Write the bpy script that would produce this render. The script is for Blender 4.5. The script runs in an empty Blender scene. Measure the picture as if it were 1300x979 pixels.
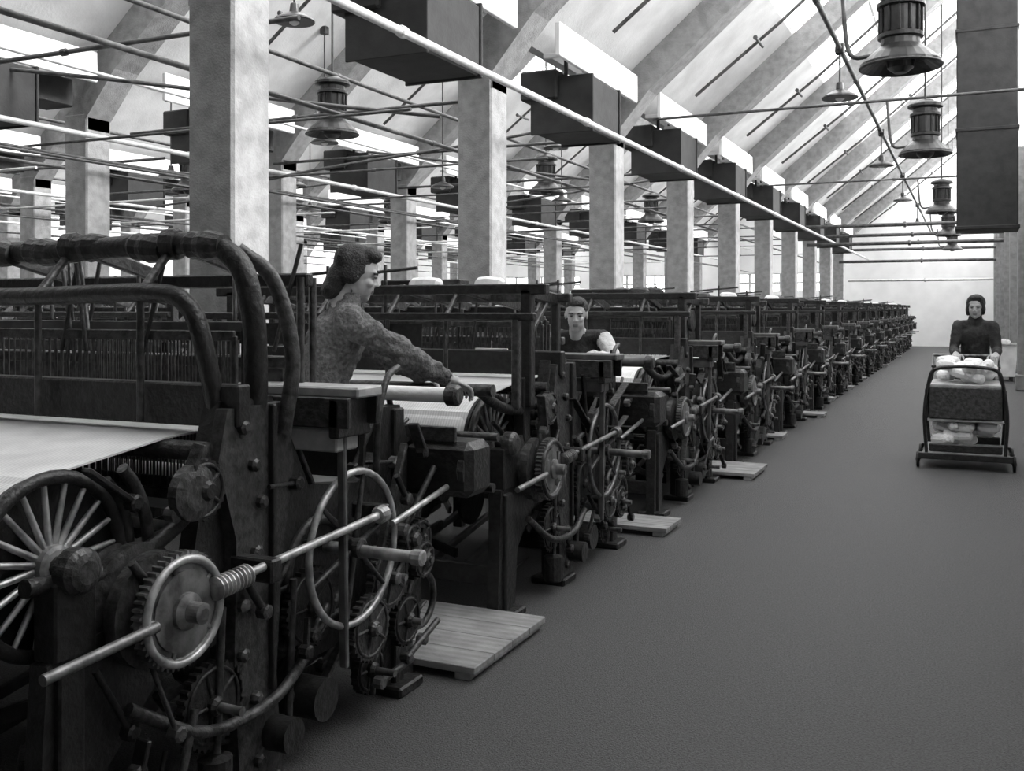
import bpy, bmesh, math, random
from mathutils import Vector, Matrix, noise
random.seed(7)
scene=bpy.context.scene
COL=scene.collection

# ---------------------------------------------------------------- materials
def mat(name,c1,c2=None,rough=.6,metal=0.0,scale=8.0,bump=0.0,bscale=60.0,stripe=None):
    m=bpy.data.materials.new(name); m.use_nodes=True
    nt=m.node_tree; b=nt.nodes['Principled BSDF']
    b.inputs['Roughness'].default_value=rough; b.inputs['Metallic'].default_value=metal
    c2=c1 if c2 is None else c2
    tc=nt.nodes.new('ShaderNodeTexCoord')
    n=nt.nodes.new('ShaderNodeTexNoise'); n.inputs['Scale'].default_value=scale; n.inputs['Detail'].default_value=6
    nt.links.new(tc.outputs['Object'],n.inputs['Vector'])
    r=nt.nodes.new('ShaderNodeValToRGB')
    r.color_ramp.elements[0].position=.35; r.color_ramp.elements[1].position=.65
    r.color_ramp.elements[0].color=(c1,c1,c1,1); r.color_ramp.elements[1].color=(c2,c2,c2,1)
    nt.links.new(n.outputs['Fac'],r.inputs['Fac'])
    nt.links.new(r.outputs['Color'],b.inputs['Base Color'])
    if stripe:
        w=nt.nodes.new('ShaderNodeTexWave'); w.bands_direction=stripe[0]; w.inputs['Scale'].default_value=stripe[1]
        nt.links.new(tc.outputs['Object'],w.inputs['Vector'])
        mx=nt.nodes.new('ShaderNodeMixRGB'); mx.blend_type='MULTIPLY'; mx.inputs['Fac'].default_value=stripe[2]
        nt.links.new(r.outputs['Color'],mx.inputs[1]); nt.links.new(w.outputs['Color'],mx.inputs[2])
        nt.links.new(mx.outputs['Color'],b.inputs['Base Color'])
    if bump>0:
        n2=nt.nodes.new('ShaderNodeTexNoise'); n2.inputs['Scale'].default_value=bscale; n2.inputs['Detail'].default_value=4
        nt.links.new(tc.outputs['Object'],n2.inputs['Vector'])
        bp=nt.nodes.new('ShaderNodeBump'); bp.inputs['Strength'].default_value=bump; bp.inputs['Distance'].default_value=.02
        nt.links.new(n2.outputs['Fac'],bp.inputs['Height']); nt.links.new(bp.outputs['Normal'],b.inputs['Normal'])
    return m
IRON=mat('cast_iron',.012,.028,.42,.1,30,.3,50)
IRON2=mat('worn_iron',.03,.085,.4,.3,34,.3,60)
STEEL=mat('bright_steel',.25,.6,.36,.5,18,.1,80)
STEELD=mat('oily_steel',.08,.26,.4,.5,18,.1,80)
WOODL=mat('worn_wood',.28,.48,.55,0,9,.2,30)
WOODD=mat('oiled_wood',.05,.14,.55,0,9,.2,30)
CLOTH=mat('white_cloth',.7,.9,.8,0,5,.15,60)
YARN=mat('warp_yarn',.7,.92,.7,0,5,.0,60,('X',22,.2))
REED=mat('heddle_wire',.04,.14,.5,.3,30)
CONC=mat('painted_concrete',.21,.30,.85,0,9,.3,60)
CEIL=mat('ceiling_plaster',.55,.7,.9,0,2,.15,30)
WHITE=mat('white_paint',.76,.85,.7,0,4)
WALL=mat('wall_plaster',.66,.8,.85,0,2,.1,30)
WALL_GLARE=mat('far_wall_glare',.84,.92,.9,0,2,.1,30)  # plaster whitened to stand in for glare and haze at the far end
WALLD=mat('dark_wall_plaster',.1,.16,.9,0,2,.1,30)
FLOOR=mat('floor_asphalt',.05,.105,.62,0,110,.8,160)
BOARD=mat('platform_wood',.22,.34,.7,0,6,.2,40,('Y',6,.2))
DARK=mat('dark_paint',.01,.022,.75,0,6,.1,40)
PIPED=mat('dark_pipe',.04,.1,.5,.2,10)
PIPEL=mat('light_pipe',.45,.62,.4,.2,10)
ENAM=mat('lamp_enamel',.015,.04,.3,.3,12)
SKIN=mat('skin',.34,.44,.6,0,20)
LIPS=mat('lips',.14,.18,.5)
HAIR=mat('hair',.004,.012,.6,0,40,.6,120)
COAT=mat('work_coat',.10,.19,.95,0,60,.8,60)
APRON=mat('dark_dress',.015,.04,.85,0,20,.4,60)
SHIRT=mat('pale_shirt',.5,.62,.85,0,20,.3,50)
SHOE=mat('shoe_leather',.01,.02,.4)
STOCK=mat('stocking',.12,.16,.7)
EYEW=mat('eye_white',.28,.32,.35)
EYED=mat('eye_iris',.01,.012,.2)
g=bpy.data.materials.new('skylight_glass'); g.use_nodes=True
nt=g.node_tree; nt.nodes.clear()
o=nt.nodes.new('ShaderNodeOutputMaterial'); t=nt.nodes.new('ShaderNodeBsdfTransparent'); d=nt.nodes.new('ShaderNodeBsdfTranslucent'); mx=nt.nodes.new('ShaderNodeMixShader')
nn=nt.nodes.new('ShaderNodeTexNoise'); nn.inputs['Scale'].default_value=.8
mr=nt.nodes.new('ShaderNodeMapRange'); mr.inputs['To Min'].default_value=.15; mr.inputs['To Max'].default_value=.4
nt.links.new(nn.outputs['Fac'],mr.inputs['Value']); nt.links.new(mr.outputs['Result'],mx.inputs['Fac'])
d.inputs['Color'].default_value=(.8,.8,.8,1)
nt.links.new(t.outputs[0],mx.inputs[1]); nt.links.new(d.outputs[0],mx.inputs[2]); nt.links.new(mx.outputs[0],o.inputs['Surface'])
GLASS=g

# ---------------------------------------------------------------- mesh builder
def catmull(pts,n=6):
    P=[Vector(p) for p in pts]
    if len(P)<3: return P
    out=[]
    Q=[2*P[0]-P[1]]+P+[2*P[-1]-P[-2]]
    for i in range(1,len(Q)-2):
        a,b,c,d=Q[i-1],Q[i],Q[i+1],Q[i+2]
        for k in range(n):
            t=k/n
            out.append(.5*((2*b)+(c-a)*t+(2*a-5*b+4*c-d)*t*t+(3*b-a-3*c+d)*t**3))
    out.append(P[-1]); return out
class M:
    def __init__(s): s.v=[];s.f=[];s.m=[];s.s=[];s.mats=[]
    def mi(s,m):
        if m not in s.mats: s.mats.append(m)
        return s.mats.index(m)
    def add(s,vs,fs,m,smooth=False):
        o=len(s.v); s.v+= [tuple(v) for v in vs]; k=s.mi(m)
        for f in fs: s.f.append([i+o for i in f]); s.m.append(k); s.s.append(smooth)
    def box(s,c,d,m,ch=None,rot=None):
        h=[x/2 for x in d]
        if ch is None: ch=min(.006,min(d)*.2)
        vs=[];idx={}
        for sx in(-1,1):
            for sy in(-1,1):
                for sz in(-1,1):
                    S=(sx,sy,sz)
                    for a in range(3):
                        p=[S[k]*(h[k] if k==a else h[k]-ch) for k in range(3)]
                        idx[(S,a)]=len(vs); vs.append(Vector(p))
        fs=[]
        for a in range(3):
            b,c2=(a+1)%3,(a+2)%3
            for sg in(-1,1):
                q=[]
                for (u,w) in((-1,-1),(1,-1),(1,1),(-1,1)):
                    S=[0,0,0];S[a]=sg;S[b]=u;S[c2]=w;q.append(idx[(tuple(S),a)])
                fs.append(q if sg>0 else q[::-1])
            for sa in(-1,1):
                for sb in(-1,1):
                    q=[]
                    for(ax,w) in((a,-1),(a,1),(b,1),(b,-1)):
                        S=[0,0,0];S[a]=sa;S[b]=sb;S[c2]=w;q.append(idx[(tuple(S),ax)])
                    fs.append(q)
        for sx in(-1,1):
            for sy in(-1,1):
                for sz in(-1,1):
                    S=(sx,sy,sz); fs.append([idx[(S,0)],idx[(S,1)],idx[(S,2)]])
        C=Vector(c)
        if rot: vs=[rot@v for v in vs]
        s.add([v+C for v in vs],fs,m)
    def bar(s,p0,p1,w,h,m,up=(0,0,1)):
        p0=Vector(p0);p1=Vector(p1);d=p1-p0;y=d.normalized();z=Vector(up)
        if abs(y.dot(z))>.97: z=Vector((1,0,0))
        x=y.cross(z).normalized();z=x.cross(y)
        R=Matrix((x,y,z)).transposed()
        s.box((p0+p1)/2,(w,d.length,h),m,rot=R)
    def tube(s,pts,r,m,n=10,smooth=True):
        P=[Vector(p) for p in pts]
        R=r if isinstance(r,(list,tuple)) else [r]*len(P)
        t=(P[1]-P[0]).normalized(); a=Vector((0,0,1)) if abs(t.z)<.9 else Vector((1,0,0))
        u=t.cross(a).normalized(); vs=[];fs=[]
        for i,p in enumerate(P):
            if i==0:t=(P[1]-P[0])
            elif i==len(P)-1:t=P[i]-P[i-1]
            else:t=P[i+1]-P[i-1]
            t.normalize(); u=(u-t*u.dot(t)).normalized(); w=t.cross(u)
            for k in range(n):
                an=2*math.pi*k/n; vs.append(p+(u*math.cos(an)+w*math.sin(an))*R[i])
        for i in range(len(P)-1):
            for k in range(n):
                k2=(k+1)%n; fs.append([i*n+k,i*n+k2,(i+1)*n+k2,(i+1)*n+k])
        s.add(vs,fs,m,smooth)
        o=len(vs)-n
        s.add(vs[:n],[list(range(n))[::-1]],m); s.add(vs[o:],[list(range(n))],m)
    def lathe(s,c,axis,prof,m,n=20,smooth=True):
        c=Vector(c);t=Vector(axis).normalized();a=Vector((0,0,1)) if abs(t.z)<.9 else Vector((1,0,0))
        u=t.cross(a).normalized();w=t.cross(u);vs=[];fs=[]
        for(r,h) in prof:
            for k in range(n):
                an=2*math.pi*k/n; vs.append(c+t*h+(u*math.cos(an)+w*math.sin(an))*max(r,.0005))
        for i in range(len(prof)-1):
            for k in range(n):
                k2=(k+1)%n; fs.append([i*n+k,i*n+k2,(i+1)*n+k2,(i+1)*n+k])
        fs.append(list(range(n))[::-1]); fs.append([len(vs)-n+k for k in range(n)])
        s.add(vs,fs,m,False)
    def torus(s,c,axis,R,r,m,n=36,k=8):
        c=Vector(c);t=Vector(axis).normalized();a=Vector((0,0,1)) if abs(t.z)<.9 else Vector((1,0,0))
        u=t.cross(a).normalized();w=t.cross(u);vs=[];fs=[]
        for i in range(n):
            an=2*math.pi*i/n;rad=u*math.cos(an)+w*math.sin(an)
            for j in range(k):
                b=2*math.pi*j/k; vs.append(c+rad*(R+r*math.cos(b))+t*r*math.sin(b))
        for i in range(n):
            for j in range(k):
                i2=(i+1)%n;j2=(j+1)%k; fs.append([i*k+j,i*k+j2,i2*k+j2,i2*k+j])
        s.add(vs,fs,m,True)
    def wheel(s,c,axis,R,r,ns,hub,m,ms=None,sr=None,hw=.05):
        ms=ms or m; sr=sr or r*.8
        s.torus(c,axis,R,r,m)
        c=Vector(c);t=Vector(axis).normalized();a=Vector((0,0,1)) if abs(t.z)<.9 else Vector((1,0,0))
        u=t.cross(a).normalized();w=t.cross(u)
        s.lathe(c,t,[(hub*.8,-hw/2),(hub,-hw/2+.004),(hub,hw/2-.004),(hub*.8,hw/2)],ms,14)
        for i in range(ns):
            an=2*math.pi*(i+.3)/ns; d=u*math.cos(an)+w*math.sin(an)
            s.tube([c+d*hub*.8,c+d*R],[sr*1.2,sr*.8],ms,6)
    def gear(s,c,axis,R,w,nt_,m,hub=.03):
        c=Vector(c);t=Vector(axis).normalized();a=Vector((0,0,1)) if abs(t.z)<.9 else Vector((1,0,0))
        u=t.cross(a).normalized();x=t.cross(u);vs=[];N=nt_*4
        for h in(-w/2,w/2):
            for i in range(N):
                an=2*math.pi*i/N; rr=R if i%4<2 else R*.93
                vs.append(c+t*h+(u*math.cos(an)+x*math.sin(an))*rr)
        fs=[[i,(i+1)%N,N+(i+1)%N,N+i] for i in range(N)]+[list(range(N))[::-1],list(range(N,2*N))]
        s.add(vs,fs,m)
        s.torus(c+t*w*.5,t,R*.82,w*.22,m,24,6)
        s.lathe(c,t,[(hub,-w),(hub,w),(hub*.7,w+.012)],m,12)
        for i in range(5):
            an=2*math.pi*i/5; dd=u*math.cos(an)+x*math.sin(an)
            s.tube([c+t*w*.5+dd*hub,c+t*w*.5+dd*R*.82],w*.25,m,5)
    def prism(s,prof,x0,x1,m,axis=0):
        n=len(prof);vs=[]
        for x in(x0,x1):
            for(a,b) in prof:
                vs.append((x,a,b) if axis==0 else (a,x,b))
        s.add(vs,[list(range(n))[::-1],list(range(n,2*n))]+[[i,(i+1)%n,n+(i+1)%n,n+i] for i in range(n)],m)
    def mesh(s,name,recalc=True):
        me=bpy.data.meshes.new(name); me.from_pydata(s.v,[],s.f)
        for m in s.mats: me.materials.append(m)
        me.polygons.foreach_set('material_index',s.m); me.polygons.foreach_set('use_smooth',s.s)
        if recalc:
            bm=bmesh.new();bm.from_mesh(me);bmesh.ops.recalc_face_normals(bm,faces=bm.faces);bm.to_mesh(me);bm.free()
        me.update(); return me
    def obj(s,name,parent=None,loc=(0,0,0)):
        ob=bpy.data.objects.new(name,s.mesh(name)); COL.objects.link(ob); ob.location=loc
        if parent: ob.parent=parent
        return ob

# ---------------------------------------------------------------- loom
def build_loom(near,seed,ya=0.0):
    rnd=random.Random(seed)
    m=M(); L=-2.0; X=(1,0,0)
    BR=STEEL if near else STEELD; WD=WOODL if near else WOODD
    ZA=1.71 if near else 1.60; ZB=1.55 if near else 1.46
    for xs in(-.08,L+.06):
        prof=[(-1.2,0),(-1.0,0),(-.97,.3),(-.8,.46),(-.52,.5),(-.5,0),(-.34,0),(-.32,.42),(-.1,.3),(.16,.3),(.33,.42),(.4,0),(.58,0),
              (.55,.5),(.56,.98),(.5,1.12),(.38,1.12),(.34,.95),(.2,.86),(-.1,.9),(-.2,1.08),(-.3,1.22),(-.54,1.22),(-.6,1.05),(-.66,.74),(-.9,.68),(-1.16,.62)]
        m.prism(prof,xs-.03,xs+.03,IRON)
        m.box((xs,-.42,.62),(.12,.07,1.2),IRON)
        if ya: m.box((xs,-.42+ya,.85),(.06,.08,.6),IRON)
        m.prism([(-.5,0),(-.3,0),(-.33,.35),(-.3,.7),(-.24,1.0),(-.28,1.2),(-.56,1.2),(-.6,1.05),(-.52,.8),(-.53,.4)],xs+.03,xs+.075,IRON2)
        m.box((xs+.08,-.36,.75),(.03,.02,.9),IRON)
        for z in(.1,.3,.45,.6,.75,.9,1.02,1.14): m.lathe((xs+.07,-.46+.05*math.sin(z*9),z),X,[(.022,0),(.022,.022),(.012,.03)],IRON2 if z!=.6 else STEELD,8)
        m.box((xs,.47,.56),(.1,.07,1.1),IRON)
        m.box((xs,-1.1,.3),(.1,.08,.6),IRON)
        for y in(-1.1,-.42,.48): m.box((xs,y,.02),(.2,.18,.04),IRON,.008)
        if near: m.tube(catmull([(xs,-.5,1.0),(xs,-.72,.86),(xs,-.95,.80),(xs,-1.2,.82)]),.024,IRON)
        else: m.tube(catmull([(xs,-.5,1.05),(xs,-.8,.98),(xs,-1.1,1.02),(xs,-1.35,1.12)]),.026,IRON)
        m.tube(catmull([(xs,-.3,.95),(xs,-.1,.8),(xs,.2,.78),(xs,.45,.95)]),.024,IRON2)
        m.torus((xs+.03,-.05,.6),X,.17,.02,IRON2,28,6)
        m.torus((xs+.03,-.7,.6),X,.1,.016,IRON2,24,6)
        m.lathe((xs+.02,-1.08,.84),X,[(.06,0),(.06,.04),(.048,.055),(.03,.062)],IRON2,16)
        m.box((xs,-1.08,.72),(.08,.13,.2),IRON)
        for k,r in enumerate((.265,.31)):
            pts=[(xs-.06+.03*k,-1.08+r*math.cos(a),.84+r*math.sin(a)) for a in [math.radians(-10+8*j) for j in range(8)]]
            m.tube(pts,.018,IRON2 if k else IRON,7)
    m.box((L/2,-1.12,.2),(-L-.1,.05,.1),IRON); m.box((L/2,.46,.3),(-L-.1,.05,.12),IRON)
    m.box((L/2,-.42,.55),(-L-.1,.06,.1),IRON); m.box((L/2,.5,.98),(-L-.1,.08,.09),IRON)
    m.box((L/2,-.5,1.205),(-L+.02,.06,.13),IRON)
    if not near: m.tube([(L,-1.35,1.12),(0,-1.35,1.12)],.03,IRON2)
    m.lathe((L+.2,-1.07,.84),X,[(.205,0),(.212,.03),(.212,-L-.4-.03),(.205,-L-.4)],YARN,40)
    m.tube([(L,-1.07,.84),(.0,-1.07,.84)],.03,IRON2)
    for xs,sg in((-.17,1),(L+.17,-1)):
        m.lathe((xs-.01*sg,-1.07,.84),X,[(.228,-.008),(.228,.008)],IRON,40)
        m.wheel((xs+.025*sg,-1.07,.84),X,.226,.019,20,.055,IRON,BR,.009,.06)
    m.tube([(L+.05,-.62,1.08),(-.03,-.62,1.08)],.03,IRON2,12)
    def sheet(pts,mt,a=L+.24,b=-.19):
        for i in range(len(pts)-1):
            (y0,z0),(y1,z1)=pts[i],pts[i+1]
            m.add([(a,y0,z0),(b,y0,z0),(b,y1,z1),(a,y1,z1),(a,y0,z0-.006),(b,y0,z0-.006),(b,y1,z1-.006),(a,y1,z1-.006)],
                  [[0,1,2,3],[7,6,5,4],[0,4,5,1],[1,5,6,2],[2,6,7,3],[3,7,4,0]],mt)
    sheet([(-1.28,.87),(-1.22,1.0),(-1.08,1.06),(-.62,1.115),(-.02,1.13)],YARN)
    sheet([(-.02,1.14),(.5,1.16)],CLOTH,L+.24,-.22)
    sheet([(.53,1.15),(.56,.98)],CLOTH,L+.24,-.22)
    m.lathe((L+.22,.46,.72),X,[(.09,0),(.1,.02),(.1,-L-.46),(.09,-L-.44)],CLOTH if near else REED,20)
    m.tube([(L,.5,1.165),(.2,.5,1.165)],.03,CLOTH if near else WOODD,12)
    m.lathe((.16,.5,1.165),X,[(.03,0),(.042,.01),(.042,.05),(.03,.06)],IRON2,14)
    A=-.42+ya; B=-.56+ya
    if near:
        m.tube(catmull([(L+.04,A,1.1),(L+.02,A,ZA-.2),(L+.06,A,ZA-.06),(L+.2,A,ZA),(-.9,A,ZA-.01),(-.3,A,ZA),(-.1,A,ZA-.05),(-.03,A,ZA-.2),(-.03,A+.02,1.3),(-.05,A+.04,1.1)]),.037,IRON,12)
        m.tube(catmull([(L+.06,B,1.1),(L+.05,B,ZB-.14),(L+.1,B,ZB-.03),(L+.22,B,ZB),(-.9,B,ZB-.01),(-.32,B,ZB),(-.16,B,ZB-.04),(-.1,B+.01,ZB-.18),(-.08,B+.06,1.1)]),.03,IRON,12)
        m.tube(catmull([(0,A+.12,1.1),(.02,A+.14,1.35),(-.04,A+.12,ZA-.12),(-.12,A+.04,ZA-.02)]),.026,IRON2,10)
        # cloth wrapping knotted round the upper pipe
        for q in range(7):
            x=-1.7+q*.23+rnd.uniform(-.04,.04)
            m.lathe((x,A,ZA-.004),(1,rnd.uniform(-.1,.1),rnd.uniform(-.1,.1)),[(.038,0),(.047,.02),(.043,.05),(.05,.08),(.045,.12),(.038,.15)],rnd.choice([IRON,IRON2]),12)
    else:
        yf=-.46 if ya else .08
        for x in(-.05,L+.05):
            m.box((x,A,(1.0+ZA)/2),(.06,.06,ZA-1.0),IRON); m.box((x,B,(1.0+ZB)/2),(.04,.045,ZB-1.0),IRON2)
            m.bar((x,A,ZA-.02),(x,yf+.02,ZA-.05),.04,.06,IRON); m.bar((x,A,ZA-.25),(x,A+.28,ZA-.04),.025,.03,IRON2,(1,0,0))
            m.box((x,yf,(1.1+ZA-.05)/2),(.04,.05,ZA-1.15),IRON)
        m.box((L/2,A,ZA),(-L+.12,.06,.055),IRON); m.box((L/2,B,ZB),(-L+.1,.045,.04),IRON)
        m.box((L/2,yf,ZA-.04),(-L+.08,.05,.05),IRON2)
        m.box((-.75,A*.8,ZA+.03),(.5,.12,.06),IRON); m.box((-1.5,A*.8,ZA+.02),(.35,.14,.05),IRON2)
        m.box((-1.2,B+.02,ZB-.1),(1.2,.01,.12),IRON)
    xe=-.42 if ya else -.1
    for x in((-.45 if ya else -.35),-.8,-1.25,-1.7):
        if near: m.lathe((x-.03,A,ZA),X,[(.045,0),(.052,.012),(.052,.05),(.045,.06)],IRON,12)
        m.tube([(x,B,ZB),(x,A,ZA-.01)],.014,IRON2,6)
        m.tube([(x,B,ZB),(x,B,1.15)],.012,IRON2,6)
        m.bar((x,A,ZA+.01),(x,-.02,ZA-.09),.03,.05,IRON)
        m.tube([(x,-.12,ZA-.08),(x,-.12,1.46)],.008,STEELD,5)
    m.bar((L+.05,-.02,ZA-.11),(xe,-.02,ZA-.11),.04,.05,IRON)
    for yy in(-.05,.02): m.tube([(xe-.02,yy,1.15),(xe-.02,yy,ZA-.1)],.014,IRON2,6); m.tube([(L+.12,yy,1.15),(L+.12,yy,ZA-.1)],.014,IRON2,6)
    for i,y in enumerate((-.3,-.25,-.2)):
        dz=.03*(i%2)-.03
        m.box((L/2,y,1.44+dz),(1.6,.016,.035),WOODD if i==1 else IRON2); m.box((L/2,y,.9+dz),(1.6,.016,.035),IRON2)
        for x in(-.2,L+.2): m.box((x,y,1.17+dz),(.02,.016,.54),IRON2)
        for k in range(50):
            x=-.24-k*(1.52/49); m.tube([(x,y,.9+dz),(x,y,1.44+dz)],.0035,REED,3,False)
    m.box((L/2+.03,-.1,1.06),(-L+.16,.13,.07),WD)
    m.box((L/2,-.04,1.22),(1.6,.012,.14),REED)
    m.box((L/2,-.04,1.31),(1.66,.05,.045),IRON2)
    m.box((-.06,-.1,1.225),(.52,.15,.035),WD)
    m.box((-.07,-.19,1.16),(.5,.02,.1),IRON2); m.box((-.07,-.02,1.16),(.5,.02,.1),IRON)
    m.box((.12,-.1,1.14),(.04,.2,.13),IRON)
    for xs in(-.3,L+.3): m.bar((xs,-.1,1.1),(xs,.02,.3),.05,.06,IRON,(1,0,0))
    m.bar((.07,-.06,.28),(.1,-.12,1.1),.02,.03,WOODD,(1,0,0))
    m.bar((.02,.1,.3),(.02,.42,.98),.02,.03,IRON2,(1,0,0))
    m.tube(catmull([(.0,.25,.9),(.04,.2,1.1),(.04,.26,1.24),(.04,.34,1.28)]),.013,IRON2,8)
    m.tube([(L-.02,0,.68),(.34,-.0,.665)],.021,BR,12)
    m.lathe((.3,0,.666),X,[(.024,0),(.028,.01),(.028,.04),(.02,.045)],BR,12)
    m.tube([(L,.12,.36),(.05,.12,.36)],.022,IRON2)
    for x in(-.5,-.7,-.9,-1.1): m.lathe((x,.12,.36),X,[(.1,0),(.11,.01),(.11,.04),(.1,.05)],IRON2,16)
    for x in(-.5,-.7,-.9,-1.1): m.bar((x+.02,.1,.25),(x+.02,-.7,.12),.03,.04,WOODD)
    m.wheel((.07,0,.675),X,.262,.0125,6,.035,BR if near else STEELD,IRON2,.010,.07)
    m.lathe((-.17,-.86,.69),X,[(.1,0),(.165,.01),(.165,.04),(.14,.05),(.14,.07),(.17,.08),(.17,.11),(.12,.12),(.12,.14),(.155,.15),(.155,.19),(.07,.2)],IRON2,32)
    m.gear((.07,-.84,.69),X,.158,.03,48,STEELD,.035)
    m.torus((.09,-.84,.69),X,.138,.012,BR if near else IRON2,36,6)
    m.lathe((.085,-.84,.69),X,[(.11,0),(.11,.006),(.05,.008),(.05,.02),(.028,.03),(.028,.07),(.015,.075)],STEELD,20)
    m.tube([(.1,-1.3,.66),(.1,-.95,.68)],.014,STEELD)
    m.tube([(.1,-.72,.725),(.1,.16,.772)],.0135,BR)
    pr=[]
    for i in range(9): pr+= [(.02,i*.016),(.034,i*.016+.006),(.034,i*.016+.01)]
    m.lathe((.1,-.74,.722),(0,1,.05),pr,BR,14)
    m.lathe((.1,.1,.768),(0,1,.05),[(.026,0),(.032,.01),(.032,.04),(.026,.05)],BR,12)
    m.tube([(.1,.2,.72),(.12,.62,.80)],.012,BR)
    m.box((.05,-.5,.72),(.16,.05,.07),IRON); m.box((.04,.15,.77),(.14,.04,.06),IRON)
    m.gear((.02,.3,.5),X,.13,.03,30,IRON2); m.gear((.05,.12,.36),X,.12,.03,28,IRON2)
    m.gear((.02,.42,.3),X,.1,.03,24,IRON); m.gear((.05,.5,.52),X,.075,.03,18,IRON2); m.gear((-.01,-.15,.5),X,.14,.025,32,IRON)
    m.gear((.08,.36,.63),X,.06,.03,16,IRON2); m.gear((-.02,.22,.17),X,.09,.03,20,IRON)
    m.gear((-.02,-.62,.34),X,.13,.03,30,IRON)
    for (y,z) in((.3,.5),(.12,.36),(.42,.3),(.5,.52),(.22,.17),(-.62,.34)): m.tube([(-.1,y,z),(.1,y,z)],.014,STEELD,8)
    m.tube([(-.1,-.15,.2),(.06,-.15,.2)],.07,IRON,14); m.tube([(-.1,-.35,.16),(.08,-.35,.16)],.055,IRON,14)
    m.box((-.3,.68,.86),(1.05,.2,.22),IRON,.03)
    m.lathe((.16,.68,.86),X,[(.1,0),(.11,.01),(.11,.035),(.06,.045)],IRON2,18)
    m.tube([(-.8,.8,.97),(.24,.8,.97)],.018,IRON2,8); m.tube([(-.8,.8,.76),(.22,.8,.76)],.02,IRON,8)
    m.box((-.3,.6,1.0),(.9,.02,.06),IRON2)
    for x in(-.7,-.1): m.tube([(x,.6,.95),(x,.5,1.14)],.013,IRON2,6)
    m.box((-.1,.6,.38),(.07,.07,.76),IRON); m.box((-1.2,.6,.38),(.07,.07,.76),IRON)
    m.box((-.12,.66,.48),(.05,.22,.5),IRON,.02)
    m.gear((-.06,.66,.55),X,.09,.03,22,IRON2); m.torus((-.06,.68,.3),X,.11,.014,IRON2,24,6)
    for y in(-.62,-.28,.22): m.tube([(.0,y,.08),(.0,y+.03,.62)],.013,IRON2,6)
    m.tube(catmull([(.0,-.95,.45),(.03,-.7,.3),(.03,-.4,.28),(.02,-.2,.36)]),.018,IRON2,8)
    m.lathe((.0,-.62,.06),(0,0,1),[(.045,0),(.05,.01),(.05,.13),(.02,.14)],IRON,14)
    m.lathe((-.02,-.72,.98),X,[(.07,0),(.08,.01),(.08,.04),(.05,.05)],IRON2,18)
    m.gear((.0,-.68,.98),X,.09,.03,24,IRON)
    m.lathe((-.65,.32,.2),X,[(.07,0),(.12,.03),(.12,.28),(.07,.31)],IRON2,20)
    m.box((-.5,.32,.05),(.28,.2,.1),IRON)
    m.box((-1.2,.42,1.25),(.4,.16,.02),WOODL)
    for i in range(6): m.lathe((-1.36+i*.06,.36,1.28),(0,1,0),[(.012,0),(.022,.01),(.014,.12)],CLOTH,8)
    for x in(-1.35,-1.05): m.tube([(x,.46,1.26),(x,.48,1.0)],.01,IRON2,6)
    for k in range(30):
        x=rnd.uniform(-1.8,-.2); y=rnd.uniform(-.9,.4); z=rnd.uniform(.15,.75)
        m.bar((x,y,z),(x+rnd.uniform(-.25,.25),y+rnd.uniform(-.35,.35),z+rnd.uniform(-.1,.25)),.025,.055,rnd.choice([IRON,IRON,IRON2]))
    for k in range(5):
        x=-.35-.32*k; m.lathe((x,-.3,.4),X,[(.14,0),(.16,.01),(.16,.03),(.14,.04)],IRON,18)
    for k in range(56):
        x=rnd.uniform(-.14,.08); y=rnd.uniform(-.95,.62); z=rnd.uniform(.12,1.0)
        a=rnd.uniform(0,math.pi); l=rnd.uniform(.08,.3)
        p0=(x,y,z); p1=(x+rnd.uniform(-.03,.03),y+l*math.cos(a),max(.05,z+l*math.sin(a)))
        if rnd.random()<.5: m.tube([p0,p1],rnd.uniform(.007,.014),rnd.choice([IRON2,IRON,IRON]),6)
        else: m.bar(p0,p1,.015,rnd.uniform(.02,.05),rnd.choice([IRON,IRON,IRON2]),(1,0,0))
        m.lathe(p0,X,[(.02,-.02),(.024,-.015),(.024,.015),(.016,.02)],rnd.choice([IRON2,IRON,STEELD]),8)
    for k in range(12):
        x=rnd.uniform(-1.85,-.5 if ya else -.15); y=rnd.uniform(-.5,.0)
        m.tube([(x,y,ZB-.2),(x+rnd.uniform(-.1,.1),y+rnd.uniform(-.05,.05),ZA+rnd.uniform(-.08,.04))],.008,rnd.choice([IRON2,IRON,STEELD]),5)
    if not near and not ya:
        m.box((-.16,.0,1.38),(.1,.24,.2),IRON); m.lathe((-.1,.0,1.4),X,[(.08,0),(.09,.01),(.09,.03),(.05,.04)],IRON2,16)
        m.box((-.45,.1,1.36),(.34,.1,.24),IRON); m.box((-1.3,.1,1.33),(.5,.1,.2),IRON2)
    if not near:
        for q in range(2):
            x=rnd.uniform(-1.6,-.25); m.tube([(x,A,1.4),(x,A,1.74)],.010,IRON2,6); m.tube([(x-.3,A,1.68),(x+.2,A,1.72)],.010,IRON2,6)
        for q in range(6):
            x=rnd.uniform(-1.8,-.3); y=A+.1+rnd.uniform(-.04,.08)
            m.lathe((x,y,ZA+.03),(1,rnd.uniform(-.4,.4),0),[(.02,0),(.04,.02),(.045,.08),(.035,.16),(.015,.18)],rnd.choice([IRON,IRON2,WOODD,CLOTH]),9)
    for k in range(3):
        x=rnd.uniform(-1.7,-.4); m.box((x,rnd.uniform(.3,.46),1.18),(.16,.1,.03),CLOTH,.008)
    return m.mesh('power_loom')
near_me=build_loom(True,1); second_me=build_loom(False,6,-.42); var=[build_loom(False,s) for s in(2,3,4)]
def place_loom(x,y,me):
    ob=bpy.data.objects.new('power_loom',me); COL.objects.link(ob); ob.location=(x,y,0); return ob
PITCH=2.6
for i in range(15): place_loom(-2.0,2.9+PITCH*i,near_me if i==0 else (second_me if i==1 else var[i%3]))
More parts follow.
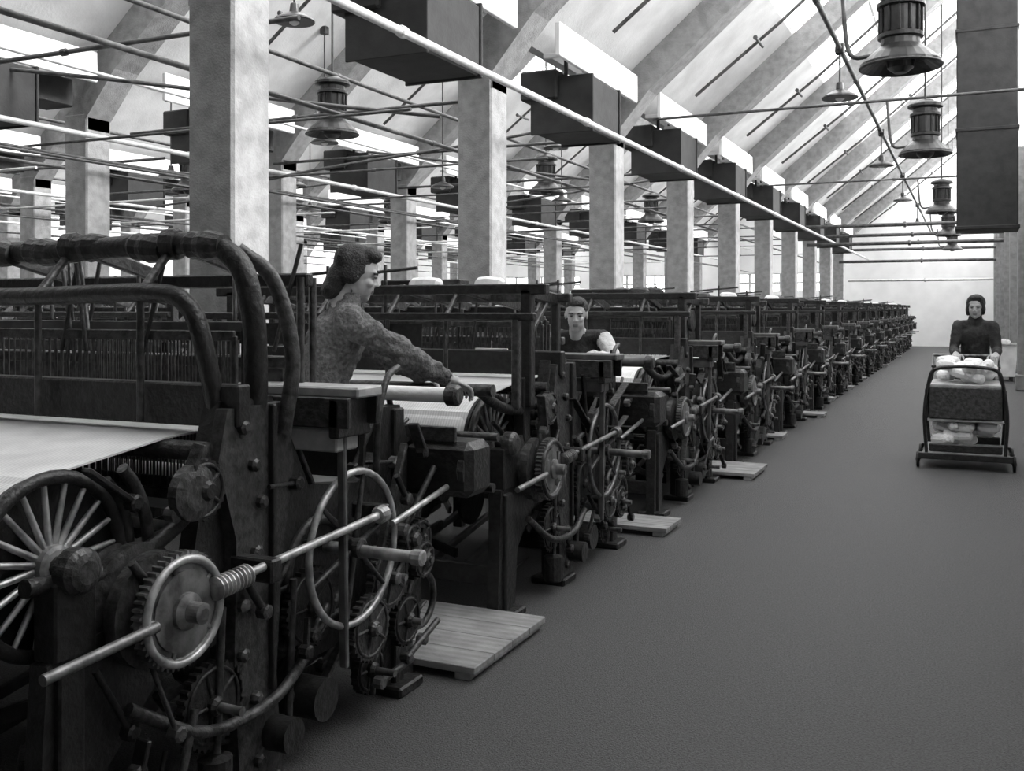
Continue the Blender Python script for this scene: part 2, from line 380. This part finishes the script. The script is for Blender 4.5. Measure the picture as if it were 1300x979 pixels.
for r,x in enumerate((-5.05,-7.5,-10.55,-13.0,-16.05,-18.5)):
    y=3.2+.25*(r%3)+(2.6 if r>1 else 0)+(2.6 if r>3 else 0); i=0
    while y<41.9: place_loom(x,y,var[(i+r)%3]); y+=PITCH; i+=1

for i in range(14):
    m=M(); w=1.15 if i in(0,1) else random.uniform(.5,1.0)
    x1=.3 if i==2 else (.2 if i in (0,1,4) else random.uniform(-.05,.15))
    n=4; y0=.83; y1=1.19
    if i==0: y0=.66;y1=1.4
    if i==1: y0=.84;y1=1.22
    if i==2: y0=.66;y1=1.3
    dy=(y1-y0)/n
    for k in range(n): m.box((x1-w/2,y0+dy*(k+.5),.045),(w,dy-.004,.03),BOARD,.003)
    for xx in(x1-.06,x1-w+.06): m.box((xx,(y0+y1)/2,.015),(.07,y1-y0-.02,.03),WOODL,.003)
    m.obj('wooden_platform',loc=(-2.0,2.9+PITCH*i,0))

# ---------------------------------------------------------------- room shell
YB,YF=-4.0,43.0
def simple(name,fn):
    m=M(); fn(m); return m.obj(name)
simple('floor',lambda m:m.box((-14,19.5,-.1),(34,49,.2),FLOOR,.001))
def ff(m):
    x0,x1=-30,2; 
    ops=[(-9.2,-5.3,2.2,3.0),(-14.7,-10.8,2.2,3.0),(-20.2,-16.3,2.2,3.0)]  # window openings added to brighten the far end
    cur=x1
    m.box(((x0+x1)/2,YF+.1,6.65),(x1-x0,.2,6.7),WALL_GLARE,.001)
    for a,b,z0,z1 in ops:
        m.box(((b+cur)/2,YF+.1,1.65),(cur-b,.2,3.3),WALL_GLARE,.001)
        m.box(((a+b)/2,YF+.1,z0/2),(b-a,.2,z0),WALL_GLARE,.001)
        if z1<3.3: m.box(((a+b)/2,YF+.1,(z1+3.3)/2),(b-a,.2,3.3-z1),WALL_GLARE,.001)
        n=int((b-a)/.6)
        for k in range(n+1): m.box((a+(b-a)*k/n,YF+.1,(z0+z1)/2),(.1,.06,z1-z0),PIPEL)
        for z in(z0,(z0+z1)/2,z1): m.box(((a+b)/2,YF+.1,z),(b-a,.07,.08),PIPEL)
        cur=a
    m.box(((x0+cur)/2,YF+.1,1.65),(cur-x0,.2,3.3),WALL_GLARE,.001)
simple('wall_far',ff)
simple('wall_back_unseen',lambda m:m.box((-14,YB-.1,5),(32,.2,10),WALLD,.001))  # unseen wall added behind the camera, dark so column fronts stay dim
simple('wall_left',lambda m:m.box((-26.6,19.5,2.2),(.2,47.2,4.4),WALL,.001))
simple('wall_right',lambda m:m.box((1.35,19.5,2.2),(.2,47.2,4.4),WALL,.001))
CY=[5.27+3.82*n for n in range(-2,10)]
bays=[-26.5,-21,-15.5,-10,-4.5]
YS=2.0
def zc(x,XL): return 4.45+.85*(x-XL-.15)
def fc(m):
    for XL in bays:
        a,b=XL+.1,XL+1.9
        m.prism([(a,zc(a,XL)),(b,zc(b,XL)),(b,zc(b,XL)+.1),(a,zc(a,XL)+.1)],YB,YF,CEIL,1)
        a,b=XL+5.0,XL+5.5
        m.prism([(a,zc(a,XL)),(b,zc(b,XL)),(b,zc(b,XL)+.1),(a,zc(a,XL)+.1)],YB,YF,CEIL,1)
        a,b=XL+1.9,XL+5.0
        m.prism([(a,zc(a,XL)),(b,zc(b,XL)),(b,zc(b,XL)+.1),(a,zc(a,XL)+.1)],YB,YS,CEIL,1)  # unseen skylight stretch closed over to cut light near the camera
        m.box((XL,19.5,4.57),(.4,47,.1),CEIL,.001)
simple('ceiling',fc)
k=1
for XL in bays:
    m=M()
    a,b=XL+1.9,XL+5.0
    m.add([(a,YS,zc(a,XL)+.05),(b,YS,zc(b,XL)+.05),(b,YF,zc(b,XL)+.05),(a,YF,zc(a,XL)+.05)],[[0,1,2,3]],GLASS)
    y=YS
    while y<YF:
        m.bar((a,y,zc(a,XL)+.05),(b,y,zc(b,XL)+.05),.04,.06,WHITE); y+=.955
    for q in(.33,.66):
        xx=a+(b-a)*q; m.bar((xx,YS,zc(xx,XL)+.05),(xx,YF,zc(xx,XL)+.05),.05,.05,WHITE)
    m.obj('window_%d'%k); k+=1
for XL in bays:
    x=XL+5.5; m=M(); z0,z1=4.62,zc(x,XL)+.1
    m.add([(x+.12,YS,z0),(x+.12,YF,z0),(x+.12,YF,z1),(x+.12,YS,z1)],[[0,1,2,3]],GLASS)
    m.box((x+.12,(YB+YS)/2,(z0+z1)/2),(.06,YS-YB,z1-z0),WALL,.001)  # glazing closed off out of view, also to cut light near the camera
    y=YS
    while y<YF: m.box((x+.12,y,(z0+z1)/2),(.05,.05,z1-z0),WHITE); y+=1.91
    for z in(z0,(z0+z1)/2,z1): m.box((x+.12,19.5,z),(.06,47,.07),WHITE)
    m.obj('window_%d'%k); k+=1
for XL in bays[1:]+[1.0]:
    for y in CY:
        m=M(); m.box((XL,y,1.95),(.38,.38,3.9),CONC,.02)
        m.box((XL,y,.15),(.44,.44,.3),CONC,.02)
        m.prism([(XL-.19,3.5),(XL+.19,3.7),(XL+.19,4.46),(XL-.19,4.46)],y-.18,y+.18,CONC,1)
        m.obj('concrete_column')
for XL in bays:
    for y in CY:
        m=M(); a=XL+.15;b=XL+5.45
        m.prism([(a,zc(a,XL)-.65),(a+.5,zc(a+.5,XL)-.48),(b,zc(b,XL)-.4),(b,zc(b,XL)-.002),(a,zc(a,XL)-.002)],y-.19,y+.19,CONC,1)
        m.obj('roof_rafter')
for XL in bays[1:]:
    for y0,y1 in zip(CY[:-1],CY[1:]):
        m=M(); m.box((XL+.52,(y0+y1)/2+.2,4.38),(.06,y1-y0-1.1,.36),WHITE,.01)
        for yy in(-1,0,1): m.box((XL+.36,(y0+y1)/2+.2+yy,4.3),(.3,.05,.05),WHITE)
        m.obj('gutter_fascia')
        m=M(); c=y0+2.1; m.box((XL+.22,c,3.86),(.74,.95,.62),DARK,.02)
        for yy in(-.48,.48): m.box((XL+.22,c+yy,3.86),(.78,.03,.66),DARK)
        m.box((XL-.05,c+.4,4.1),(.46,1.9,.34),DARK,.02)
        for yy in(-.3,.3): m.box((XL+.2,c+yy,4.3),(.04,.04,.26),DARK)
        m.obj('ventilation_duct')
m=M(); m.box((.25,16.9,6.0),(.84,.8,6.6),DARK,.02); m.box((.25,16.9,2.72),(.88,.86,.06),DARK,.01)
for z in(4.2,5.7,7.2): m.box((.25,16.9,z),(.87,.83,.05),DARK)
m.obj('ventilation_shaft')

# ---------------------------------------------------------------- pipes
def pipeline_y(x,z,r,mt,name='overhead_pipe',y0=-3.9,y1=42.9,coll=3.82):
    m=M(); m.tube([(x,y0,z),(x,y1,z)],r,mt,10)
    y=CY[0]
    while y<y1:
        m.lathe((x,y+.9,z),(0,1,0),[(r*1.1,0),(r*1.35,.01),(r*1.35,.07),(r*1.1,.08)],mt,10)
        y+=coll
    m.obj(name)
pipeline_y(-3.72,3.5,.034,PIPEL)
pipeline_y(-1.35,4.5,.028,PIPED)
for XL in(-10,-15.5,-21):
    pipeline_y(XL+.78,3.5,.032,PIPEL); pipeline_y(XL+.38,3.3,.022,PIPED)
    pipeline_y(XL+3.1,4.3,.026,PIPED)
    pipeline_y(XL+1.6,4.0,.02,PIPEL); pipeline_y(XL+4.4,3.4,.024,PIPED)
    pipeline_y(XL+2.4,2.9,.014,PIPED)
def cross(y,z,x0,x1,r,mt,drop=0):
    m=M(); m.tube([(x0,y,z),(x1,y,z+drop)],r,mt,8)
    m.lathe(((x0+x1)/2,y,z+drop/2),(1,0,0),[(r*1.3,0),(r*1.6,.01),(r*1.6,.06),(r*1.3,.07)],mt,8)
    m.obj('cross_pipe')
cross(8.75,4.15,-1.3,1.2,.02,PIPED)
for y in(13.75,22.2): cross(y,4.2,-4.1,1.2,.02,PIPED)
for y in(28.2,32.0,35.8,39.7): cross(y-.35,3.7,-4.3,1.2,.05,PIPED)
cross(30,3.35,-4.3,1.2,.05,PIPED); cross(38,3.2,-4.3,1.2,.05,PIPED); cross(41,2.6,-4.3,1.2,.05,PIPEL)
for y in(6.3,9.6,12.5,16,20,24,28,33): 
    cross(y,3.75,-9.8,-4.7,.022,PIPED); cross(y+1.7,3.35,-9.8,-4.7,.016,PIPED)
    cross(y+1,3.6,-15.3,-10.2,.022,PIPED); cross(y+2.2,3.2,-15.3,-10.2,.018,PIPEL); cross(y+2,3.5,-20.8,-15.7,.022,PIPED)
for(y,xa,za,xb,zb) in((7.5,-9.5,4.1,-5.0,3.5),(11.5,-9.6,3.3,-5.0,4.1),(14.5,-9.4,4.2,-5.2,3.6),(10.2,-15,4.1,-10.4,3.5),(18,-9.4,3.5,-5.2,4.2),(15,-15,3.5,-10.4,4.1)):
    m=M(); m.tube(catmull([(xa,y,za),((xa*.7+xb*.3),y+.4,za*.7+zb*.3),((xa*.3+xb*.7),y+1.2,za*.3+zb*.7),(xb,y+1.6,zb)]),.022,PIPED,8); m.obj('feeder_pipe')
for XL in(-10,-4.5):
    for y in CY:
        m=M(); yy=y+1.9
        P=lambda x,d=.35:(x,yy,zc(x,XL)-d)
        m.tube([(XL+.75,yy,zc(XL+.75,XL)-.25),P(XL+2.0),P(XL+4.9)],.025,PIPED,8)
        for xq in(XL+1.7,XL+3.2):
            p=Vector(P(xq)); m.tube([p+Vector((0,-.28,0)),p+Vector((0,.28,0))],.022,PIPED,8)
            m.lathe(p+Vector((0,-.3,0)),(0,1,0),[(.03,0),(.035,.01),(.035,.05),(.02,.06)],PIPED,8)
        m.obj('sprinkler_pipe')

# ---------------------------------------------------------------- lamps
def big_lamp(x,y,z,XL):
    m=M(); top=zc(x,XL)
    pr=[(.02,.72),(.09,.71),(.12,.69),(.19,.67),(.21,.65),(.21,.62),(.15,.60),(.15,.55),(.185,.54),(.185,.51),(.15,.50),(.15,.30),(.175,.29),(.175,.26),(.15,.25),(.155,.2),(.19,.17),(.24,.13),(.31,.06),(.315,.03),(.30,.02),(.21,.09),(.12,.12),(.10,.02),(.05,-.02)]
    m.lathe((x,y,z),(0,0,1),pr,ENAM,28)
    m.torus((x,y,z+.03),(0,0,1),.31,.012,ENAM)
    for a in range(12):
        an=a*math.pi/6; m.box((x+.16*math.cos(an),y+.16*math.sin(an),z+.4),(.02,.02,.2),ENAM,.003)
    m.tube([(x,y,z+.7),(x,y,top)],.014,ENAM,8)
    if XL==-4.5:
        m.tube(catmull([(x-.45,y,4.15),(x-.4,y,z+.2),(x-.25,y,z+.14),(x-.15,y,z+.18)]),.018,PIPED,8)
    m.obj('factory_pendant_lamp')
for y in(8.6,13.6,22.0,29,36): big_lamp(-.5,y,3.42,-4.5)
for(x,y) in((-6.9,9.9),(-6.9,16.5),(-6.9,23),(-12.6,13.7),(-12.6,20.5),(-17.5,20.5)): big_lamp(x,y,3.55,-10 if x>-10 else (-15.5 if x>-15.5 else -21))
def disc_lamp(x,y,z,XL,top=None):
    m=M(); m.lathe((x,y,z),(0,0,1),[(.2,0),(.205,.01),(.19,.03),(.12,.07),(.05,.10),(.04,.18),(.03,.19)],ENAM,28)
    m.lathe((x,y,z-.03),(0,0,1),[(.02,0),(.05,.02),(.055,.05),(.04,.08)],WHITE,14)
    top=top or zc(x,XL)
    m.tube([(x,y,z+.18),(x,y,top)],.012,ENAM,8)
    m.box((x,y,top-.06),(.1,.1,.12),ENAM,.01)
    m.obj('enamel_disc_lamp')
for y in(12,18,24,31): disc_lamp(-1.35,y,3.92,-4.5,4.55)
for(x,y,z,b) in((-6.1,8.1,4.35,-10),(-6.1,15,4.1,-10),(-8.5,12,3.9,-10),(-12,16,3.9,-15.5),(-7.6,19,3.7,-10),(-5.9,12,3.7,-10),(-8.3,15.2,3.6,-10),(-13.5,18.5,3.7,-15.5),(-11.6,12.2,3.6,-15.5)): disc_lamp(x,y,z,b)

# ---------------------------------------------------------------- figures
def cap_mesh(m,p0,p1,r0,r1,sx=1,flat=False,n=16,rings=5):
    p0=Vector(p0);p1=Vector(p1);t=(p1-p0).normalized()
    a=Vector((0,0,1)) if abs(t.z)<.9 else Vector((1,0,0)); u=t.cross(a).normalized();w=t.cross(u)
    prof=[]
    if flat: prof=[(r0*.9,p0-t*.004),(r0,p0),(r1,p1),(r1*.9,p1+t*.004)]
    else:
        for i in range(rings): an=math.pi/2*(1-i/rings); prof.append((r0*math.cos(an)+.0002,p0-t*r0*math.sin(an)))
        prof+= [(r0,p0),(r1,p1)]
        for i in range(1,rings+1): an=math.pi/2*i/rings; prof.append((r1*math.cos(an)+.0002,p1+t*r1*math.sin(an)))
    vs=[];fs=[]
    for(r,c) in prof:
        for k in range(n):
            an=2*math.pi*k/n; v=c+(u*math.cos(an)+w*math.sin(an))*r; v.x=c.x+(v.x-c.x)*sx; vs.append(v)
    for i in range(len(prof)-1):
        for k in range(n): k2=(k+1)%n; fs.append([i*n+k,i*n+k2,(i+1)*n+k2,(i+1)*n+k])
    fs.append(list(range(n))[::-1]);fs.append([len(vs)-n+k for k in range(n)])
    m.add(vs,fs,SKIN)
def ell_mesh(m,c,r,n=20):
    c=Vector(c);vs=[];fs=[];R=n//2
    for i in range(R+1):
        th=math.pi*i/R
        for k in range(n):
            an=2*math.pi*k/n; sn=max(math.sin(th),.002)
            vs.append((c.x+r[0]*sn*math.cos(an),c.y+r[1]*sn*math.sin(an),c.z+r[2]*math.cos(th)))
    for i in range(R):
        for k in range(n): k2=(k+1)%n; fs.append([i*n+k,i*n+k2,(i+1)*n+k2,(i+1)*n+k])
    fs.append(list(range(n)));fs.append([R*n+k for k in range(n)][::-1])
    m.add(vs,fs,SKIN)
def pdist(pr,p):
    if pr[0]=='c':
        _,a,b,r0,r1,mt,sx,flat=pr; a=Vector(a);b=Vector(b);q=Vector(p)
        d=b-a; t=max(0,min(1,(q-a).dot(d)/max(d.length_squared,1e-9))); c=a+d*t
        e=q-c; e.x/=sx; return e.length-(r0+(r1-r0)*t)
    _,c,r,mt=pr; e=Vector(p)-Vector(c); return (Vector((e.x/r[0],e.y/r[1],e.z/r[2])).length-1)*min(r)
def blob(name,prims,vox,smooth_it,parent,mtx=None,wrinkle=0):
    m=M()
    for p in prims:
        if p[0]=='c': cap_mesh(m,p[1],p[2],p[3],p[4],p[6],p[7])
        else: ell_mesh(m,p[1],p[2])
    ob=m.obj('tmp')
    r=ob.modifiers.new('r','REMESH'); r.mode='VOXEL'; r.voxel_size=vox; r.adaptivity=0
    sm=ob.modifiers.new('s','SMOOTH'); sm.factor=.6; sm.iterations=smooth_it
    dg=bpy.context.evaluated_depsgraph_get(); dg.update()
    me=bpy.data.meshes.new_from_object(ob.evaluated_get(dg)); bpy.data.objects.remove(ob)
    me.name=name; me.materials.clear(); mats=[]
    for p in prims:
        mt=p[5] if p[0]=='c' else p[3]
        if mt not in mats: mats.append(mt)
    for mt in mats: me.materials.append(mt)
    for po in me.polygons:
        if len(mats)>1:
            best=min(prims,key=lambda q:pdist(q,po.center)); mt=best[5] if best[0]=='c' else best[3]
            po.material_index=mats.index(mt)
        po.use_smooth=True
    if wrinkle:
        for v in me.vertices:
            v.co+=v.normal*wrinkle*(noise.noise(Vector((v.co.x*14,v.co.y*14,v.co.z*6)))+.6*noise.noise(v.co*30))
    if mtx is not None: me.transform(mtx)
    me.update()
    o2=bpy.data.objects.new(name,me); COL.objects.link(o2); o2.parent=parent; return o2
def C(a,b,r0,r1,mt,sx=1,flat=False): return('c',a,b,r0,r1,mt,sx,flat)
def E(c,r,mt): return('e',c,r,mt)
def head(parent,pos,yaw,pitch,style):
    Mx=Matrix.Translation(pos)@Matrix.Rotation(yaw,4,'Z')@Matrix.Rotation(pitch,4,'X')
    pr=[E((0,-.012,.028),(.073,.092,.086),SKIN),E((0,.022,-.03),(.057,.064,.08),SKIN),E((0,.05,-.085),(.024,.026,.022),SKIN),
        E((0,.0,-.06),(.054,.06,.048),SKIN),
        C((0,.078,.012),(0,.094,-.02),.007,.010,SKIN),E((.01,.088,-.024),(.008,.009,.007),SKIN),E((-.01,.088,-.024),(.008,.009,.007),SKIN),
        C((-.032,.072,.03),(.032,.072,.03),.010,.010,SKIN),E((.034,.055,-.022),(.022,.024,.022),SKIN),E((-.034,.055,-.022),(.022,.024,.022),SKIN),
        C((-.014,.081,-.052),(.014,.081,-.052),.0055,.0055,LIPS),C((-.012,.080,-.06),(.012,.080,-.06),.006,.006,LIPS),
        E((.073,-.005,.0),(.009,.018,.03),SKIN),E((-.073,-.005,.0),(.009,.018,.03),SKIN),
        C((0,-.025,-.06),(0,-.045,-.16),.050,.055,SKIN)]
    blob('head',pr,.0045,3,parent,Mx)
    m=M()
    for s in(-1,1):
        for(c,r,mt) in(((s*.029,.074,.006),.0105,EYEW),((s*.029,.081,.006),.0062,EYED)):
            k=len(m.f); ell_mesh(m,c,(r,r*.7,r*.55),12)
            for i in range(k,len(m.f)): m.m[i]=m.mi(mt); m.s[i]=True
        m.tube([(s*.014,.083,.024),(s*.03,.084,.029),(s*.048,.072,.024)],.0042,HAIR,5)
        m.tube([(s*.017,.082,.010),(s*.029,.083,.0125),(s*.042,.076,.009)],.002,HAIR,5)
    m.v=[tuple(Mx@Vector(v)) for v in m.v]; m.obj('eyes',parent)
    if style=='bun':
        h=[E((0,-.03,.045),(.088,.094,.096),HAIR),E((0,.034,.1),(.066,.052,.036),HAIR),E((0,-.08,-.03),(.078,.055,.08),HAIR),E((.064,-.03,.005),(.026,.05,.05),HAIR),E((-.064,-.03,.005),(.026,.05,.05),HAIR),E((0,-.095,-.085),(.07,.05,.05),HAIR),E((0,-.06,.06),(.088,.065,.075),HAIR)]
    elif style=='short':
        h=[E((0,-.026,.045),(.08,.09,.085),HAIR),E((0,.02,.095),(.06,.05,.03),HAIR),E((0,-.07,-.01),(.068,.04,.06),HAIR),E((0,.045,.088),(.05,.03,.02),HAIR)]
    else:
        h=[E((0,-.03,.038),(.092,.095,.1),HAIR),E((.07,-.02,-.02),(.024,.045,.06),HAIR),E((-.07,-.02,-.02),(.024,.045,.06),HAIR),E((0,-.07,-.04),(.08,.055,.07),HAIR),E((0,.025,.1),(.06,.05,.034),HAIR)]
    blob('hair',h,.006,2,parent,Mx,.006)
def hand(parent,wrist,direction,up,side,curl=.5,name='hand'):
    y=Vector(direction).normalized();z=Vector(up);x=y.cross(z).normalized();z=x.cross(y)
    R=Matrix((x,y,z)).transposed().to_4x4(); Mx=Matrix.Translation(wrist)@R
    pr=[C((0,-.02,0),(0,.02,0),.023,.027,SKIN,1.1),E((0,.048,0),(.041,.05,.0155),SKIN)]
    for i,(bx,ln) in enumerate(((-.03,.066),(-.01,.078),(.011,.072),(.03,.056))):
        p=Vector((bx*side*-1,.085-(.008 if i==3 else 0),.002)); ang=-.15
        for k,fr in enumerate((.42,.32,.26)):
            q=p+Vector((bx*side*-1*.12,math.cos(ang),math.sin(ang)))*ln*fr
            pr.append(C(p,q,.0092-.0009*k,.0086-.0009*k,SKIN)); p=q; ang-=curl
    tx=.034*side
    a=Vector((tx,.02,-.004));b=Vector((tx*1.75,.048,-.012));c=Vector((tx*1.95,.072,-.024));d=Vector((tx*1.8,.092,-.034))
    pr+=[C(a,b,.013,.0105,SKIN),C(b,c,.0102,.0095,SKIN),C(c,d,.0093,.008,SKIN)]
    blob(name,pr,.0038,1,parent,Mx)
def person(name,loc,yaw,J,clothes,hy,hp,style,skirt=None,scale=1):
    e=bpy.data.objects.new(name,None); COL.objects.link(e); e.location=loc; e.rotation_euler=(0,0,yaw); e.empty_display_size=.3; e.scale=(scale,)*3
    T,S,Lg=clothes['top'],clothes['sleeve'],clothes['leg']; k=clothes.get('bulk',1)
    pv,ws,ch,nk=[Vector(J[q]) for q in('pelvis','waist','chest','neck')]
    pr=[C(pv,ws,.115*k,.102*k,T,1.35),C(ws,ch,.102*k,.114*k,T,1.3),C(ch,nk-(nk-ch)*.4,.11*k,.072*k,T,1.35),C(nk-(nk-ch)*.3,nk+(Vector(J['head'])-nk)*.35,.058,.05,T if clothes.get('collar') else SKIN)]
    for s in('l','r'):
        sh,el,wr=[Vector(J[q+s]) for q in('sh_','el_','wr_')]
        pr.append(C(ch+(nk-ch)*.6,sh,.062*k,.06*k,T))
        pr.append(C(sh,el,.06*k,.05*k,S)); 
        mid=el+(wr-el)*clothes.get('cuff',.85)
        pr.append(C(el,mid,.05*k,.041*k,S)); pr.append(C(mid,wr,.032,.026,SKIN))
        hp_,kn,an=[Vector(J[q+s]) for q in('hip_','kn_','an_')]
        pr+= [C(hp_,kn,.088,.058,Lg),C(kn,an+(kn-an)*.12,.055,.038,Lg),C(an+(kn-an)*.15,an,.036,.034,Lg)]
        pr.append(C(an+Vector((0,-.03,-.045)),an+Vector((0,.14,-.055)),.036,.030,SHOE,1.1))
    if skirt:
        pr.append(C(pv+Vector((0,0,.02)),(pv.x,pv.y+.03,skirt),.13,.19,T,1.25,True))
    if clothes.get('collar'):
        pr.append(C(nk+Vector((0,.0,-.01)),nk+Vector((0,.01,.03)),.074,.064,T))
    blob('body',pr,.012,3,e,None,clothes.get('wr',.010))
    head(e,Vector(J['head']),hy,hp,style)
    for s,sd in(('l',1),('r',-1)):
        el,wr=Vector(J['el_'+s]),Vector(J['wr_'+s]); d=(wr-el).normalized()
        d=(d+Vector(J.get('hd_'+s,(0,0,0)))).normalized()
        hand(e,wr+d*.015,d,(0,0,1),sd,J.get('curl',.5),'hand_'+s)
    return e
person('woman_weaver',(-2.66,3.74,.06),math.radians(-46),dict(
    pelvis=(0,-.04,.93),waist=(0,-.01,1.07),chest=(0,.06,1.26),neck=(0,.105,1.405),head=(0,.155,1.545),
    sh_r=(.165,.09,1.35),el_r=(.22,.32,1.20),wr_r=(.15,.53,1.09),sh_l=(-.165,.09,1.35),el_l=(-.2,.32,1.17),wr_l=(-.06,.50,1.09),
    hip_r=(.09,-.03,.9),kn_r=(.1,.0,.5),an_r=(.11,-.05,.09),hip_l=(-.09,-.03,.9),kn_l=(-.1,.05,.5),an_l=(-.11,.06,.09),curl=.55),
    dict(top=COAT,sleeve=COAT,leg=STOCK,collar=True,cuff=.85,bulk=1.1,wr=.022),math.radians(-14),math.radians(-14),'bun',skirt=.42,scale=1.03)
person('man_weaver',(-2.52,6.70,0),math.radians(192),dict(
    pelvis=(0,-.08,.93),waist=(0,.0,1.06),chest=(0,.13,1.22),neck=(0,.22,1.34),head=(0,.28,1.455),
    sh_r=(.17,.18,1.30),el_r=(.29,.34,1.13),wr_r=(.17,.50,1.2),sh_l=(-.17,.18,1.30),el_l=(-.29,.34,1.13),wr_l=(-.15,.50,1.2),
    hip_r=(.09,-.06,.9),kn_r=(.1,.03,.5),an_r=(.11,-.05,.13),hip_l=(-.09,-.06,.9),kn_l=(-.1,.0,.5),an_l=(-.11,-.09,.13),curl=.5,hd_r=(0,0,-.6),hd_l=(0,0,-.6)),
    dict(top=APRON,sleeve=SHIRT,leg=APRON,cuff=.6),math.radians(6),math.radians(-10),'short')
person('woman_cart_pusher',(.06,11.2,0),math.radians(180),dict(
    pelvis=(0,-.06,.93),waist=(0,-.02,1.06),chest=(0,.03,1.25),neck=(0,.06,1.38),head=(0,.10,1.51),
    sh_r=(.155,.05,1.325),el_r=(.20,.10,1.08),wr_r=(.18,.32,1.05),sh_l=(-.155,.05,1.325),el_l=(-.20,.10,1.08),wr_l=(-.18,.32,1.05),
    hip_r=(.09,-.05,.9),kn_r=(.1,.06,.5),an_r=(.1,.1,.09),hip_l=(-.09,-.05,.9),kn_l=(-.1,-.03,.5),an_l=(-.1,-.2,.10),curl=.8),
    dict(top=APRON,sleeve=APRON,leg=STOCK,collar=True,cuff=.9),math.radians(-4),math.radians(-6),'scarf',skirt=.42)

# ---------------------------------------------------------------- cart
m=M()
for y in(-.36,.36):
    m.tube(catmull([(-.33,y,.12),(-.35,y,.5),(-.31,y,.82),(-.26,y,.93),(-.1,y,.96),(.1,y,.96),(.26,y,.93),(.31,y,.82),(.35,y,.5),(.33,y,.12)]),.017,IRON,10)
    m.box((0,y,.12),(.8,.05,.06),IRON)
    m.box((0,y,.62),(.62,.03,.30),IRON2,.01)
    m.box((0,y,.20),(.62,.03,.08),IRON,.01)
for x in(-.35,.35): m.box((x,0,.12),(.05,.76,.05),IRON); m.box((x*.95,0,.6),(.03,.72,.30),IRON)
m.box((0,0,.15),(.7,.74,.03),WOODL); m.box((0,0,.46),(.66,.72,.03),WOODL); m.box((0,0,.78),(.6,.74,.03),WOODL)
for x in(-.41,.41):
    for y in(-.3,.3):
        m.wheel((x,y,.075),(1,0,0),.062,.014,5,.02,IRON,IRON2,.008,.04); m.tube([(x,y,.075),(x*.8,y,.12)],.014,IRON2,6)
m.tube([(-.3,.36,.92),(-.3,.52,1.03),(.3,.52,1.03),(.3,.36,.92)],.015,STEELD,8)
def heap(m,c,d,n,mt,seed):
    random.seed(seed)
    for i in range(n):
        p=Vector(c)+Vector((random.uniform(-d[0],d[0]),random.uniform(-d[1],d[1]),random.uniform(0,d[2])))
        a=random.uniform(0,math.pi); ax=Vector((math.cos(a),math.sin(a),random.uniform(-.2,.2)))
        m.lathe(p-ax*.09,ax,[(.02,0),(.045,.02),(.052,.05),(.052,.13),(.045,.16),(.02,.18)],mt,10)
heap(m,(0,0,.85),(.2,.26,.14),34,CLOTH,3)
heap(m,(0,-.05,.24),(.22,.24,.16),34,CLOTH,4)
heap(m,(0,-.0,.52),(.2,.24,.1),16,REED,5)
m.obj('bobbin_cart',loc=(-.03,10.5,0))
# white cloth bin standing against the right wall further down
m=M()
m.prism([(-.26,.1),(.26,.1),(.32,.75),(-.32,.75)],-.35,.35,CLOTH,1)
for x in(-.33,.33): m.box((x,0,.76),(.03,.74,.04),WOODL)
for y in(-.36,.36): m.box((0,y,.76),(.68,.03,.04),WOODL)
for x in(-.2,.2):
    for y in(-.28,.28): m.box((x,y,.05),(.06,.06,.1),IRON)
heap(m,(0,0,.76),(.14,.2,.1),14,CLOTH,9)
m.obj('cloth_bin',loc=(.6,23.2,0))

m=M(); m.box((0,0,0),(.2,.012,.12),CLOTH,.002); m.tube([(0,.0,.06),(0,.0,.1)],.004,STEEL,5); m.obj('paper_card',loc=(-2.42,5.0,1.22))

# ---------------------------------------------------------------- light & camera
w=bpy.data.worlds.new('world'); scene.world=w; w.use_nodes=True
w.node_tree.nodes['Background'].inputs[0].default_value=(1,1,1,1); w.node_tree.nodes['Background'].inputs[1].default_value=4.6
sl=bpy.data.lights.new('sun','SUN'); sl.energy=9; sl.angle=math.radians(16)
so=bpy.data.objects.new('sun',sl); COL.objects.link(so)
so.rotation_euler=Vector((-1,-.3,-.6)).to_track_quat('-Z','Y').to_euler(); so.location=(5,30,15)
scene.view_settings.view_transform='Standard'
cam=bpy.data.cameras.new('camera'); cam.lens=35.0; cam.sensor_width=36; cam.shift_y=-.075; cam.clip_end=200
co=bpy.data.objects.new('camera',cam); COL.objects.link(co); co.location=(0,0,1.5); co.rotation_euler=(math.radians(90),0,math.radians(24.65))
scene.camera=co
